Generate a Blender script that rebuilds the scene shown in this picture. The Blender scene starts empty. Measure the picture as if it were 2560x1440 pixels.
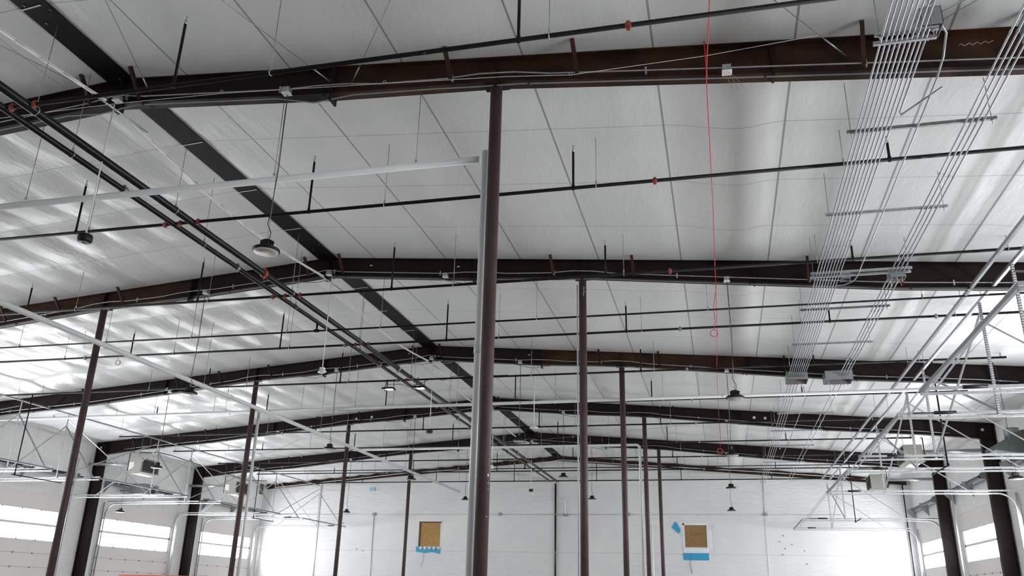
import bpy, math, random
import numpy as np
from mathutils import Vector, Matrix
random.seed(4)
C = bpy.context.scene.collection

# ------------------------------------------------------------------ camera
cam_d = bpy.data.cameras.new('camera')
cam = bpy.data.objects.new('camera', cam_d); C.objects.link(cam)
cam_d.sensor_width = 36.0
cam_d.lens = 2072.8144 / 2560 * 36.0
cam_d.clip_end = 300
_R = Vector((0.97168252, 0.23518893, 0.02278689))
_U = Vector((0.06125013, -0.34384117, 0.93702811))
_F = Vector((-0.22821371, 0.90909813, 0.34850981))
cam.matrix_world = Matrix(((_R.x, _U.x, -_F.x, 8.90824), (_R.y, _U.y, -_F.y, 0.0), (_R.z, _U.z, -_F.z, 1.7), (0, 0, 0, 1)))
bpy.context.scene.camera = cam

# ------------------------------------------------------------------ world, exposure
w = bpy.data.worlds.new('world'); bpy.context.scene.world = w
w.use_nodes = True
w.node_tree.nodes['Background'].inputs[0].default_value = (0.85, 0.92, 1.0, 1)
w.node_tree.nodes['Background'].inputs[1].default_value = 1.0
vs = bpy.context.scene.view_settings
vs.view_transform = 'Standard'; vs.look = 'None'; vs.gamma = 1; vs.use_curve_mapping = False
vs.exposure = 1.0
WINDOW_LIGHT = 16.0          # daylight in the door windows
bpy.context.scene.cycles.max_bounces = 10
bpy.context.scene.cycles.diffuse_bounces = 7
bpy.context.scene.cycles.caustics_reflective = False
bpy.context.scene.cycles.caustics_refractive = False
bpy.context.scene.cycles.sample_clamp_indirect = 4.0

# ------------------------------------------------------------------ place
S = 0.08144                      # roof pitch
ZR = 9.33                        # top of the roof frames at the ridge
W = 18.5                         # half width
YE = 47.35                       # far wall
YB = -6.0                        # wall behind the camera
FY = [9.5366 + 7.62 * i for i in range(5)]
XC = 6.222
def ztop(x): return ZR - S * abs(x)
_bx = [0, 3.7, 6.22, 9.2, 12.7, 16.0, 17.95, 18.5]
_bz = [8.865, 8.545, 8.405, 8.09, 7.73, 7.5, 7.3, 7.25]
def zbot(x): return float(np.interp(abs(x), _bx, _bz))

# ------------------------------------------------------------------ materials
def mat(name, col, rough=0.5, metal=0.0, spec=0.5):
    m = bpy.data.materials.new(name); m.use_nodes = True
    b = m.node_tree.nodes['Principled BSDF']
    b.inputs['Base Color'].default_value = (*col, 1); b.inputs['Roughness'].default_value = rough
    b.inputs['Metallic'].default_value = metal; b.inputs['Specular IOR Level'].default_value = spec
    return m
class N:
    def __init__(s, m): s.m = m; s.t = m.node_tree; s.b = s.t.nodes['Principled BSDF']
    def n(s, k, **kw):
        o = s.t.nodes.new(k)
        for a, v in kw.items(): setattr(o, a, v)
        return o
    def l(s, a, b): s.t.links.new(a, b)
    def math(s, op, a, b=None, c=None):
        o = s.n('ShaderNodeMath', operation=op)
        for i, v in enumerate((a, b, c)):
            if v is None: continue
            if isinstance(v, (int, float)): o.inputs[i].default_value = v
            else: s.l(v, o.inputs[i])
        return o.outputs[0]
    def noise(s, scale, detail=3, rough=.5, stretch=None, coord='Object'):
        tc = s.n('ShaderNodeTexCoord'); nz = s.n('ShaderNodeTexNoise')
        nz.inputs['Scale'].default_value = scale; nz.inputs['Detail'].default_value = detail; nz.inputs['Roughness'].default_value = rough
        src = tc.outputs[coord]
        if stretch:
            mp = s.n('ShaderNodeMapping'); s.l(src, mp.inputs[0]); src = mp.outputs[0]
            if len(stretch) == 3: mp.inputs['Scale'].default_value = stretch
            else: mp.inputs['Rotation'].default_value = stretch[3:]; mp.inputs['Scale'].default_value = stretch[:3]
        s.l(src, nz.inputs['Vector']); return nz.outputs['Fac']
    def ramp(s, fac, stops):
        r = s.n('ShaderNodeValToRGB'); s.l(fac, r.inputs[0])
        while len(r.color_ramp.elements) < len(stops): r.color_ramp.elements.new(.5)
        for e, (p, c) in zip(r.color_ramp.elements, stops):
            e.position = p; e.color = (*c, 1) if len(c) == 3 else c
        return r.outputs[0]
    def bump(s, h, strength, dist=.05):
        b = s.n('ShaderNodeBump'); b.inputs['Strength'].default_value = strength; b.inputs['Distance'].default_value = dist
        s.l(h, b.inputs['Height']); s.l(b.outputs[0], s.b.inputs['Normal'])
    def col(s, c): s.l(c, s.b.inputs['Base Color'])
    def mix(s, fac, a, b):
        o = s.n('ShaderNodeMix', data_type='RGBA')
        for i, v in ((0, fac), (6, a), (7, b)):
            if isinstance(v, (int, float)): o.inputs[i].default_value = v
            elif isinstance(v, tuple): o.inputs[i].default_value = (*v, 1)
            else: s.l(v, o.inputs[i])
        return o.outputs[2]

def brown_steel(name, a, b, c, thr=(.42, .58, .75)):
    m = mat(name, a, .55, 0, .35); k = N(m)
    f = k.noise(1.4, 6, .65, (1, 1, 1.6)); f2 = k.noise(26, 3, .6)
    cc = k.ramp(f, [(thr[0], a), (thr[1], b), (thr[2], c)])
    k.col(k.mix(k.math('MULTIPLY', f2, .25), cc, tuple(x * .4 for x in a)))
    return m
M = {}
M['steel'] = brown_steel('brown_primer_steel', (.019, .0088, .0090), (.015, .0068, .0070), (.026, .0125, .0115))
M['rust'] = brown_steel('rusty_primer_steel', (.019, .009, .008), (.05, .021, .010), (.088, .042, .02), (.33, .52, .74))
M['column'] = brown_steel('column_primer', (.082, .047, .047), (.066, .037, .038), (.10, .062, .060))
M['ridge'] = brown_steel('ridge_steel', (.005, .0045, .0045), (.008, .007, .0065), (.015, .012, .01))
M['ridge'].node_tree.nodes['Principled BSDF'].inputs['Specular IOR Level'].default_value = .12
for q_ in ('steel', 'rust'): M[q_].node_tree.nodes['Principled BSDF'].inputs['Specular IOR Level'].default_value = .2
M['black'] = mat('black_pipe', (.004, .004, .005), .5, 0, .2)
k = N(M['black']); f = k.noise(9, 2, .5, (1.2, 1.2, 6)); f2 = k.noise(3, 2, .5)
k.col(k.ramp(k.math('MULTIPLY', f, f2), [(.37, (.004, .004, .005)), (.44, (.007, .007, .008)), (.48, (.1, .1, .1))]))
M['main'] = mat('painted_black_main', (.006, .0055, .007), .32, 0, .32)
M['galv'] = mat('galvanized_steel', (.46, .48, .5), .38, .75)
k = N(M['galv']); k.col(k.ramp(k.noise(14, 4, .6), [(.3, (.36, .385, .4)), (.7, (.56, .575, .59))]))
M['galvd'] = mat('dull_galvanized_steel', (.3, .32, .33), .5, .5)
M['conduit'] = mat('bright_conduit', (.40, .43, .455), .3, .8)
M['perf'] = mat('punched_angle', (.5, .51, .52), .4, .6)
k = N(M['perf']); tc = k.n('ShaderNodeTexCoord'); sp = k.n('ShaderNodeSeparateXYZ'); k.l(tc.outputs['Object'], sp.inputs[0])
fr = k.math('FRACT', k.math('MULTIPLY', sp.outputs[2], 20.0))
k.col(k.mix(k.math('LESS_THAN', fr, .34), (.6, .61, .62), (.16, .16, .165)))
M['rod'] = mat('zinc_rod', (.28, .29, .3), .45, .5)
M['pvc'] = mat('white_plastic_pipe', (.72, .74, .75), .35)
M['orange'] = mat('orange_coupling', (.42, .062, .028), .5)
k = N(M['orange']); k.col(k.ramp(k.noise(30, 2), [(.42, (.42, .06, .025)), (.6, (.2, .035, .02))]))
M['white'] = mat('white_paint', (.78, .79, .8), .4)
M['fixture'] = mat('black_fixture', (.006, .006, .007), .45, 0, .3)
M['lens'] = mat('frosted_lens', (.55, .5, .47), .35)
k = N(M['lens']); tc = k.n('ShaderNodeTexCoord'); sp = k.n('ShaderNodeSeparateXYZ'); k.l(tc.outputs['Object'], sp.inputs[0])
rr = k.math('SQRT', k.math('ADD', k.math('POWER', sp.outputs[0], 2), k.math('POWER', sp.outputs[1], 2)))
k.col(k.ramp(k.math('MULTIPLY', rr, 5.2), [(.0, (.62, .6, .58)), (.26, (.62, .6, .58)), (.30, (.42, .35, .32)), (.72, (.42, .34, .31)), (.76, (.6, .6, .6))]))
M['heater'] = mat('heater_enamel', (.33, .33, .29), .45)
M['hood'] = mat('green_grey_enamel', (.07, .085, .078), .5)
M['dark'] = mat('dark_gap', (.012, .012, .012), .7)
M['spring'] = mat('oiled_spring', (.03, .028, .03), .4, .3)
M['wire'] = mat('black_cable', (.015, .015, .015), .5)
M['red'] = mat('red_wire', (.6, .03, .03), .5)
M['pink'] = mat('faded_pink_wire', (.45, .22, .2), .5)
M['copper'] = mat('orange_wire', (.5, .12, .06), .5)
M['vinyltape'] = mat('white_vinyl_strip', (.75, .74, .73), .4)
M['bluetape'] = mat('blue_tape', (.03, .33, .6), .5)
M['bluebox'] = mat('pale_blue_box', (.3, .55, .68), .5)
M['foil'] = mat('foil_flashing', (.45, .46, .48), .3, .8)
k = N(M['foil']); k.bump(k.noise(40, 3, .6, (4, 1, 1)), .6, .02)
M['paper'] = mat('paper_label', (.72, .72, .7), .7)
M['osb'] = mat('strand_board', (.42, .24, .075), .8)
k = N(M['osb']); a = k.noise(16, 5, .7, (1, 1, 3)); k.col(k.ramp(a, [(.35, (.2, .1, .03)), (.5, (.4, .23, .07)), (.68, (.55, .36, .15))]))
M['osbd'] = mat('weathered_strand_board', (.26, .15, .06), .8)
k = N(M['osbd']); a = k.noise(16, 5, .7, (1, 1, 3)); k.col(k.ramp(a, [(.35, (.14, .08, .03)), (.5, (.27, .16, .065)), (.68, (.36, .24, .11))]))
M['orangebeam'] = mat('orange_beam_paint', (.55, .1, .03), .45)
M['door'] = mat('door_panel', (.80, .765, .75), .5)
M['floor'] = mat('concrete', (.36, .35, .33), .4)
k = N(M['floor']); k.col(k.ramp(k.noise(.6, 6, .6), [(.35, (.30, .29, .275)), (.65, (.42, .41, .39))]))
M['bulb'] = mat('work_light_glow', (1, .97, .9)); b = M['bulb'].node_tree.nodes['Principled BSDF']
b.inputs['Emission Color'].default_value = (1, .96, .88, 1); b.inputs['Emission Strength'].default_value = 25
M['pane'] = mat('daylit_pane', (.8, .8, .8)); b = M['pane'].node_tree.nodes['Principled BSDF']
b.inputs['Emission Color'].default_value = (.96, .98, 1, 1); b.inputs['Emission Strength'].default_value = WINDOW_LIGHT

# white vinyl insulation facing: seams run with the building, thin straps cross it
def vinyl(name, kind):
    m = mat(name, (.74, .75, .76), .31 if kind == 'roof' else .55, 0, .45 if kind == 'roof' else .25); k = N(m)
    tc = k.n('ShaderNodeTexCoord'); sp = k.n('ShaderNodeSeparateXYZ'); k.l(tc.outputs['Object'], sp.inputs[0])
    X, Y, Z = sp.outputs
    base = k.ramp(k.noise(.35, 5, .6), [(.3, (.70, .71, .715)), (.7, (.78, .785, .785))])
    if kind == 'roof':
        ax = k.math('ABSOLUTE', X)
        left = k.math('LESS_THAN', X, 0.0)
        ur = k.math('FRACT', k.math('DIVIDE', k.math('ADD', ax, .61), 1.8))      # seams at 1.2, 3.0, 4.8 ...
        ul = k.math('FRACT', k.math('ADD', ax, .006))                            # closer seams left of the ridge
        u = k.math('ADD', k.math('MULTIPLY', ul, left), k.math('MULTIPLY', ur, k.math('SUBTRACT', 1.0, left)))
        d = k.math('ABSOLUTE', k.math('SUBTRACT', u, .0))
        seam = k.math('LESS_THAN', k.math('ABSOLUTE', k.math('SUBTRACT', u, .005)), .0125)
        v = k.math('FRACT', k.math('DIVIDE', k.math('ADD', Y, 40.0 - 9.5366 + .0 + 1.905 * 0.0 + (1.905 * 22 - 40.0)), 1.905))
        strap = k.math('LESS_THAN', v, .0085)
        stain = k.math('GREATER_THAN', k.noise(1.3, 5, .75), .735)
        c = k.mix(k.math('MULTIPLY', seam, k.math('SUBTRACT', .85, k.math('MULTIPLY', left, .45))), base, (.25, .255, .26))
        c = k.mix(k.math('MULTIPLY', strap, .7), c, (.25, .255, .26))
        c = k.mix(k.math('MULTIPLY', stain, .35), c, (.5, .36, .22))
        k.col(c)
        h1 = k.noise(2.2, 4, .6, (1.6, .55, 1, 0, 0, .5)); h2 = k.noise(9, 3, .55, (1, .18, 1, 0, 0, -.7)); h3 = k.noise(120, 2)
        wl = k.n('ShaderNodeMapRange'); k.l(X, wl.inputs[0]); wl.inputs[1].default_value = -3; wl.inputs[2].default_value = 5; wl.inputs[3].default_value = .42; wl.inputs[4].default_value = .3
        h = k.math('ADD', k.math('MULTIPLY', k.math('ADD', k.math('MULTIPLY', h1, .9), k.math('MULTIPLY', h2, .10)), wl.outputs[0]), k.math('MULTIPLY', h3, .012))
        k.bump(h, .7, .1)
    else:
        c = base if kind == 'end' else k.ramp(k.noise(.5, 4, .6), [(.3, (.80, .80, .80)), (.7, (.87, .87, .865))])
        if kind == 'end':
            for z0, a in ((4.03, .35), (2.0, .3)):
                c = k.mix(k.math('MULTIPLY', k.math('LESS_THAN', k.math('ABSOLUTE', k.math('SUBTRACT', Z, z0)), .018), a), c, (.4, .37, .35))
            h1 = k.noise(2.4, 4, .6, (.5, 1, 1.8, 0, .9, 0)); h2 = k.noise(8, 3, .5, (.25, 1, 1.6, 0, -.8, 0))
        else:
            c = k.mix(k.math('MULTIPLY', k.math('LESS_THAN', k.math('FRACT', k.math('DIVIDE', Y, 1.8)), .012), .4), c, (.35, .36, .37))
            h1 = k.noise(2.4, 4, .6, (1, .5, 1.6)); h2 = k.noise(8, 3, .5, (1, 1.4, .3))
        k.col(c)
        k.bump(k.math('ADD', h1, k.math('MULTIPLY', h2, .5)), .8, .09)
    return m
M['roof'] = vinyl('roof_vinyl', 'roof'); M['endw'] = vinyl('end_wall_vinyl', 'end'); M['sidew'] = vinyl('side_wall_vinyl', 'side')

# ------------------------------------------------------------------ mesh building
class MB:
    def __init__(s): s.v = []; s.f = []; s.sm = []
    def add(s, vs_, fs, smooth=False):
        o = len(s.v); s.v += [tuple(p) for p in vs_]; s.f += [tuple(i + o for i in f) for f in fs]; s.sm += [smooth] * len(fs); return s
    def box(s, a, b):
        (x0, y0, z0), (x1, y1, z1) = [min(p, q) for p, q in zip(a, b)], [max(p, q) for p, q in zip(a, b)]
        return s.add([(x0, y0, z0), (x1, y0, z0), (x1, y1, z0), (x0, y1, z0), (x0, y0, z1), (x1, y0, z1), (x1, y1, z1), (x0, y1, z1)],
                     [(0, 3, 2, 1), (4, 5, 6, 7), (0, 1, 5, 4), (1, 2, 6, 5), (2, 3, 7, 6), (3, 0, 4, 7)])
    def tube(s, pts, r, n=10, caps=True):
        pts = [Vector(p) for p in pts]; ds = []
        for i in range(len(pts)):
            a = pts[max(i - 1, 0)]; b = pts[min(i + 1, len(pts) - 1)]; ds.append((b - a).normalized())
        ref = Vector((0, 0, 1)) if abs(ds[0].z) < .9 else Vector((1, 0, 0))
        vs_ = []; rr = r if isinstance(r, (list, tuple)) else [r] * len(pts)
        u = ds[0].cross(ref).normalized()
        for p, d, q in zip(pts, ds, rr):
            u = (u - d * u.dot(d)).normalized(); v = d.cross(u)
            for k_ in range(n):
                a = 2 * math.pi * k_ / n; vs_.append(p + (u * math.cos(a) + v * math.sin(a)) * q)
        fs = []
        for i in range(len(pts) - 1):
            for k_ in range(n):
                a = i * n + k_; b = i * n + (k_ + 1) % n; fs.append((a, b, b + n, a + n))
        s.add(vs_, fs, True)
        if caps:
            o = len(pts) * n; s2 = len(s.v) - len(vs_)
            s.f += [tuple(s2 + k_ for k_ in reversed(range(n))), tuple(s2 + o - n + k_ for k_ in range(n))]; s.sm += [False, False]
        return s
    def lathe(s, c, prof, n=24):   # prof: (radius, z) from bottom to top
        vs_ = []; fs = []
        for r, z in prof:
            for k_ in range(n):
                a = 2 * math.pi * k_ / n; vs_.append((c[0] + r * math.cos(a), c[1] + r * math.sin(a), c[2] + z))
        for i in range(len(prof) - 1):
            for k_ in range(n):
                a = i * n + k_; b = i * n + (k_ + 1) % n; fs.append((a, b, b + n, a + n))
        return s.add(vs_, fs, True)
    def bar(s, a, b, wd, ht, up=(0, 0, 1)):
        a = Vector(a); b = Vector(b); d = (b - a).normalized(); u = Vector(up)
        if abs(d.dot(u)) > .95: u = Vector((1, 0, 0))
        x = d.cross(u).normalized(); y = x.cross(d)
        vs_ = [p + x * sx * wd / 2 + y * sy * ht / 2 for p in (a, b) for sx, sy in ((-1, -1), (1, -1), (1, 1), (-1, 1))]
        return s.add(vs_, [(0, 1, 2, 3), (7, 6, 5, 4), (0, 4, 5, 1), (1, 5, 6, 2), (2, 6, 7, 3), (3, 7, 4, 0)])
    def angle(s, a, b, w_, t=.006, up=(0, 0, 1), side=1):   # L-section bar
        a = Vector(a); b = Vector(b); d = (b - a).normalized(); u = Vector(up)
        if abs(d.dot(u)) > .95: u = Vector((1, 0, 0))
        x = d.cross(u).normalized() * side; y = u - d * d.dot(u); y.normalize()
        s.bar(a + x * w_ / 2, b + x * w_ / 2, w_, t, up); s.bar(a + y * w_ / 2, b + y * w_ / 2, t, w_, up); return s
    def prism(s, poly, axis, a, b):  # poly in the two other axes, extruded along axis
        def P(p, t): return {'x': (t, p[0], p[1]), 'y': (p[0], t, p[1]), 'z': (p[0], p[1], t)}[axis]
        n = len(poly); vs_ = [P(p, a) for p in poly] + [P(p, b) for p in poly]
        return s.add(vs_, [tuple(reversed(range(n))), tuple(range(n, 2 * n))] + [(i, (i + 1) % n, (i + 1) % n + n, i + n) for i in range(n)])
    def build(s, name, m, parent=None, origin=None):
        me = bpy.data.meshes.new(name); v = s.v
        o = bpy.data.objects.new(name, me)
        if origin is not None: v = [(p[0] - origin[0], p[1] - origin[1], p[2] - origin[2]) for p in v]
        me.from_pydata(v, [], s.f); me.polygons.foreach_set('use_smooth', s.sm); me.update()
        ms = m if isinstance(m, (list, tuple)) else [m]
        for q in ms: me.materials.append(M[q])
        C.objects.link(o)
        if origin is not None: o.location = origin
        if parent is not None:
            o.parent = parent; o.location = Vector(o.location) - Vector(world_loc(parent))
        return o
def world_loc(o):
    l = Vector(o.location)
    while o.parent is not None: o = o.parent; l += Vector(o.location)
    return l
def tag(o, label, cat, group=None):
    o['label'] = label; o['category'] = cat
    if group: o['group'] = group
    return o
def thing(name, loc, label, cat, group=None):
    o = bpy.data.objects.new(name, None); o.empty_display_size = .1; C.objects.link(o); o.location = loc
    return tag(o, label, cat, group)
def struct(o): o['kind'] = 'structure'; return o
def share(o, name, parent, loc):
    c = o.copy(); c.name = name; C.objects.link(c); c.parent = parent; c.location = Vector(loc) - Vector(world_loc(parent)); return c
def arc(c, r, a0, a1, n, plane):
    out = []
    for i in range(n + 1):
        a = a0 + (a1 - a0) * i / n; p, q = r * math.cos(a), r * math.sin(a)
        out.append({'xz': (c[0] + p, c[1], c[2] + q), 'yz': (c[0], c[1] + p, c[2] + q), 'xy': (c[0] + p, c[1] + q, c[2])}[plane])
    return out
ORD = ['first', 'second', 'third', 'fourth', 'fifth', 'sixth', 'seventh', 'eighth', 'ninth', 'tenth', 'eleventh', 'twelfth', 'thirteenth']

# ------------------------------------------------------------------ shell
struct(MB().box((-W - .3, YB - .3, -.2), (W + .3, YE + .3, 0)).build('floor', 'floor'))
def ceil_z(x, y):
    ax = abs(x); u = (ax - 1.2) / 1.8 if x > 0 else ax; v = (y - FY[0]) / 1.905
    p = (abs(math.sin(math.pi * u)) ** .7) * (abs(math.sin(math.pi * v)) ** .7)
    dfr = abs((y - FY[0] + 3.81) % 7.62 - 3.81); p *= min(1, max(0, dfr - .12) / .35)
    z = ztop(x) + .004 - (.085 if x < 0 else (.024 if y < 25 else .06)) * p * min(1, ax / .8)
    dfr = abs((y - FY[0] + 3.81) % 7.62 - 3.81); fd = min(1, max(0, dfr - .3) / 1.1)
    if x > 0 and 8.4 < x < 10.2:     # a loose belly in the blanket runs down the bay
        t = (x - 8.4) / 1.8; z -= .10 * (math.sin(math.pi * min(t / .62, 1) / 2) ** 2 if t < .62 else math.cos(math.pi * (t - .62) / .76) ** 2) * fd
    if x > 0 and 13.8 < x < 15.6:
        t = (x - 13.8) / 1.8; z -= .05 * fd * math.sin(math.pi * t) ** 2
    return z
nx, ny = 264, 290
xs = np.linspace(-W - .1, W + .1, nx + 1); ys = np.linspace(YB, YE + .1, ny + 1)
cv = [(x, y, ceil_z(x, y)) for y in ys for x in xs]
cf = [(j * (nx + 1) + i, j * (nx + 1) + i + 1, (j + 1) * (nx + 1) + i + 1, (j + 1) * (nx + 1) + i) for j in range(ny) for i in range(nx)]
_m = MB(); _m.add(cv, cf, True)
for a, b_ in (((-W - .3, ZR - S * W - .3), (0, ZR)), ):
    pass
ceiling = struct(_m.build('ceiling', 'roof'))
_r = MB(); _r.prism([(-W - .6, ztop(W) + .12), (0, ZR + .2), (W + .6, ztop(W) + .12), (W + .6, ztop(W) + .3), (0, ZR + .4), (-W - .6, ztop(W) + .3)], 'y', YB - .3, YE + .5)
struct(_r.build('roof_deck', 'white'))
r = struct(MB().box((-.235, YB, ZR - .045), (.235, YE - .3, ZR - .03)).build('trim_1', 'ridge'))
fl = MB()
for i in range(46):
    y = random.uniform(6.5, 30); x = random.uniform(-.2, .2); q = random.uniform(.01, .028)
    fl.add([(x, y, ZR - .05), (x + q, y + .02, ZR - .06), (x + q * .4, y + q * 2.2, ZR - .052), (x - q * .3, y + q, ZR - .047)], [(0, 1, 2, 3)])
fl.build('torn_insulation_flakes', 'vinyltape', r)
for i in range(26):
    yq = FY[0] - 1.905 * 2 + 1.905 * i
    if i % 4 == 2: continue
    MB().bar((-.25, yq + .02, ZR - .052), (random.choice((.0, .12, .2)), yq - .02, ZR - .052), .022, .004).build('strap_end', 'vinyltape', r)
struct(MB().box((-W - .3, YE, 0), (W + .3, YE + .2, 9.6)).build('wall_far', 'endw'))
struct(MB().box((-W - .3, YB - .2, 0), (W + .3, YB, 9.6)).build('wall_near', 'endw'))
DOORS = [(2.8, 8.1), (10.4, 15.8), (18.0, 23.4), (25.7, 31.0), (33.5, 38.8), (41.3, 46.6)]  # out-of-view doors of the near bays are added for their window light
DH = 5.3
for sd, nm in ((-1, 'wall_left'), (1, 'wall_right')):
    m = MB(); x0, x1 = sd * W, sd * (W + .2)
    m.box((x0, YB, DH), (x1, YE, 8.3)); e = [YB] + [q for d in DOORS for q in d] + [YE]
    for a, b_ in zip(e[::2], e[1::2]): m.box((x0, a, 0), (x1, b_, DH))
    struct(m.build(nm, 'sidew'))
n = 0
for sd in (-1, 1):
    for (a, b_) in DOORS:
        n += 1
        x0, x1 = sd * (W + .02), sd * (W + .07)
        m = MB(); ya, yb = a + .12, b_ - .12
        m.box((x0, a, 0), (x1, b_, 3.43)); m.box((x0, a, 4.6), (x1, b_, DH)); m.box((x0, a, 3.99), (x1, b_, 4.09))
        m.box((x0, a, 3.4), (x1, ya, 4.62)); m.box((x0, yb, 3.4), (x1, b_, 4.62))
        d = struct(m.build('door_%d' % n, 'door'))
        s_ = MB()
        for z in (.62, 1.2, 1.78, 2.36, 2.9): s_.box((x0 - sd * .004, a, z), (x0, b_, z + .012))
        s_.build('panel_joint', 'galvd', d)
        h = MB()
        for z in (1.2, 1.78, 2.36, 2.9, 3.43, 4.6):
            for q in range(6): yy = a + .1 + (b_ - a - .2) * q / 5; h.box((x0 - sd * .02, yy - .035, z - .03), (x0, yy + .035, z + .03))
        h.build('hinge', 'galvd', d)
        for z0, z1 in ((3.43, 3.99), (4.09, 4.6)):
            MB().box((sd * (W + .045), ya, z0), (sd * (W + .055), yb, z1)).build('window_pane', 'pane', d)
        MB().box((sd * (W + .09), a - .1, -.05), (sd * (W + .11), b_ + .1, DH + .1)).build('outer_skin', 'white', d)

# ------------------------------------------------------------------ steel frames
def beam_strip(m, xa, xb, zlo, zhi, y0, y1, step=1.5):
    xs_ = [xa]; 
    k_ = max(1, int(abs(xb - xa) / step))
    stn = sorted(set([xa, xb] + [s_ * q for q in _bx for s_ in (-1, 1) if xa < s_ * q < xb] + [xa + (xb - xa) * i / k_ for i in range(k_ + 1)]))
    vs_ = []
    for x in stn: vs_ += [(x, y0, zlo(x)), (x, y1, zlo(x)), (x, y1, zhi(x)), (x, y0, zhi(x))]
    fs = [(0, 1, 2, 3), tuple(4 * (len(stn) - 1) + i for i in (3, 2, 1, 0))]
    for i in range(len(stn) - 1):
        o = 4 * i
        for q in range(4): a = o + q; b_ = o + (q + 1) % 4; fs.append((a, a + 4, b_ + 4, b_))
    m.add(vs_, fs)
FN = ['nearest', 'second', 'third', 'fourth', 'fifth']
FL = ['Nearest dark brown steel roof frame, running across the top over the big central column',
      'Second dark brown steel roof frame from the camera, peaking left of the big central column',
      'Third dark brown steel roof frame back, with a rusty orange patch right of the ridge',
      'Fourth dark brown steel roof frame back, its left corner just right of the leftmost column',
      'Fifth and farthest full brown steel roof frame, in front of the far wall']
BRX = [-16.4, -12.8, -9.1, -7.45, -5.6, -.45, .45, 5.6, 7.4, 11.0, 12.8, 16.4]
for i, y in enumerate(FY):
    t = thing('steel_frame', (0, y, 0), FL[i], 'steel frame', 'steel roof frames')
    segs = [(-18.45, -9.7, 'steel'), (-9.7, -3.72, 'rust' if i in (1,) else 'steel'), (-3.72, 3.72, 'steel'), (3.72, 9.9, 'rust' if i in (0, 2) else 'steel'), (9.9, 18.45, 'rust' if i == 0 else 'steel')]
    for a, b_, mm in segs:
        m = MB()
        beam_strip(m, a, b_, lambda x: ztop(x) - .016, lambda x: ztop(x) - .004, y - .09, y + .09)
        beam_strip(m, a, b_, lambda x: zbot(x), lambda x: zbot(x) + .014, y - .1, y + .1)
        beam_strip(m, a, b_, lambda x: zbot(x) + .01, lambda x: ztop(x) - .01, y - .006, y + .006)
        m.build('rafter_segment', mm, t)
    for x in (-9.7, -3.72, 3.72, 9.9):
        m = MB(); m.box((x - .016, y - .1, zbot(x) - (.10 if abs(x) < 4 else .02)), (x + .016, y + .1, ztop(x) - .01))
        m.build('splice_plate', 'steel', t)
    for x in (-XC, 0, XC, -17.95, 17.95):
        MB().box((x - .006, y - .085, zbot(x)), (x + .006, y + .085, ztop(x) - .015)).build('web_stiffener', 'steel', t)
    MB().box((-.05, y - .06, zbot(0) - .11), (.05, y + .06, zbot(0))).build('ridge_lug', 'steel', t)
    for x in BRX:
        for sgn in ((-1, 1) if abs(x) < 1 else (-1,)):
            if sgn == 1: continue
            m = MB(); m.angle((x, y - .10, zbot(x) + .05), (x - .02, y - .42, ztop(x) - .02), .05, .006); m.build('flange_brace', 'rust' if i < 2 else 'steel', t)
    for sd in (-1, 1):
        m = MB(); x0 = sd * 17.98; x1 = sd * 18.46; z1 = zbot(17.95) + .02
        m.box((x0, y - .1, 0), (x0 + sd * .016, y + .1, z1)); m.box((x1 - sd * .016, y - .1, 0), (x1, y + .1, ztop(18.4))); m.box((x0, y - .009, 0), (x1, y + .009, z1 + .3))
        m.build('frame_leg', 'steel', t)
    if i == 3:
        for x, z in ((10.35, 8.25), (10.75, 8.22), (-5.9, 8.62), (-5.2, 8.68), (18.1, 7.62), (-18.3, 7.62)):
            MB().tube([(x, y - .02, z), (x, y - .008, z)], [.05, .055], 14).build('web_hole_disc', 'vinyltape', t)  # white discs stand in for light showing through holes in the web
    if i == 0:
        MB().tube([(12.1 + q * .03, y - .009, 8.17 + .02 * math.sin(q * 2.1)) for q in range(14)], .003, 5).build('chalk_mark', 'white', t)
    if i in (1, 2):
        for x in (3.3, 1.1 if i == 1 else -.75): MB().box((x - .03, y - .012, zbot(x) + .3), (x + .03, y - .007, zbot(x) + .325)).build('sticker', 'vinyltape', t)
t = thing('steel_frame', (0, 47.15, 0), 'Slim rusty brown end frame lying along the top of the far white wall', 'steel frame', 'steel roof frames')
m = MB()
zl = lambda x: ztop(x) - .30; zh = lambda x: ztop(x) - .03
beam_strip(m, -18.2, 18.3, lambda x: zl(x), lambda x: zl(x) + .014, 47.05, 47.22); beam_strip(m, -18.2, 18.3, lambda x: zh(x) - .014, zh, 47.05, 47.22); beam_strip(m, -18.2, 18.3, zl, zh, 47.13, 47.142)
m.build('rafter_segment', 'rust', t)

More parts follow.
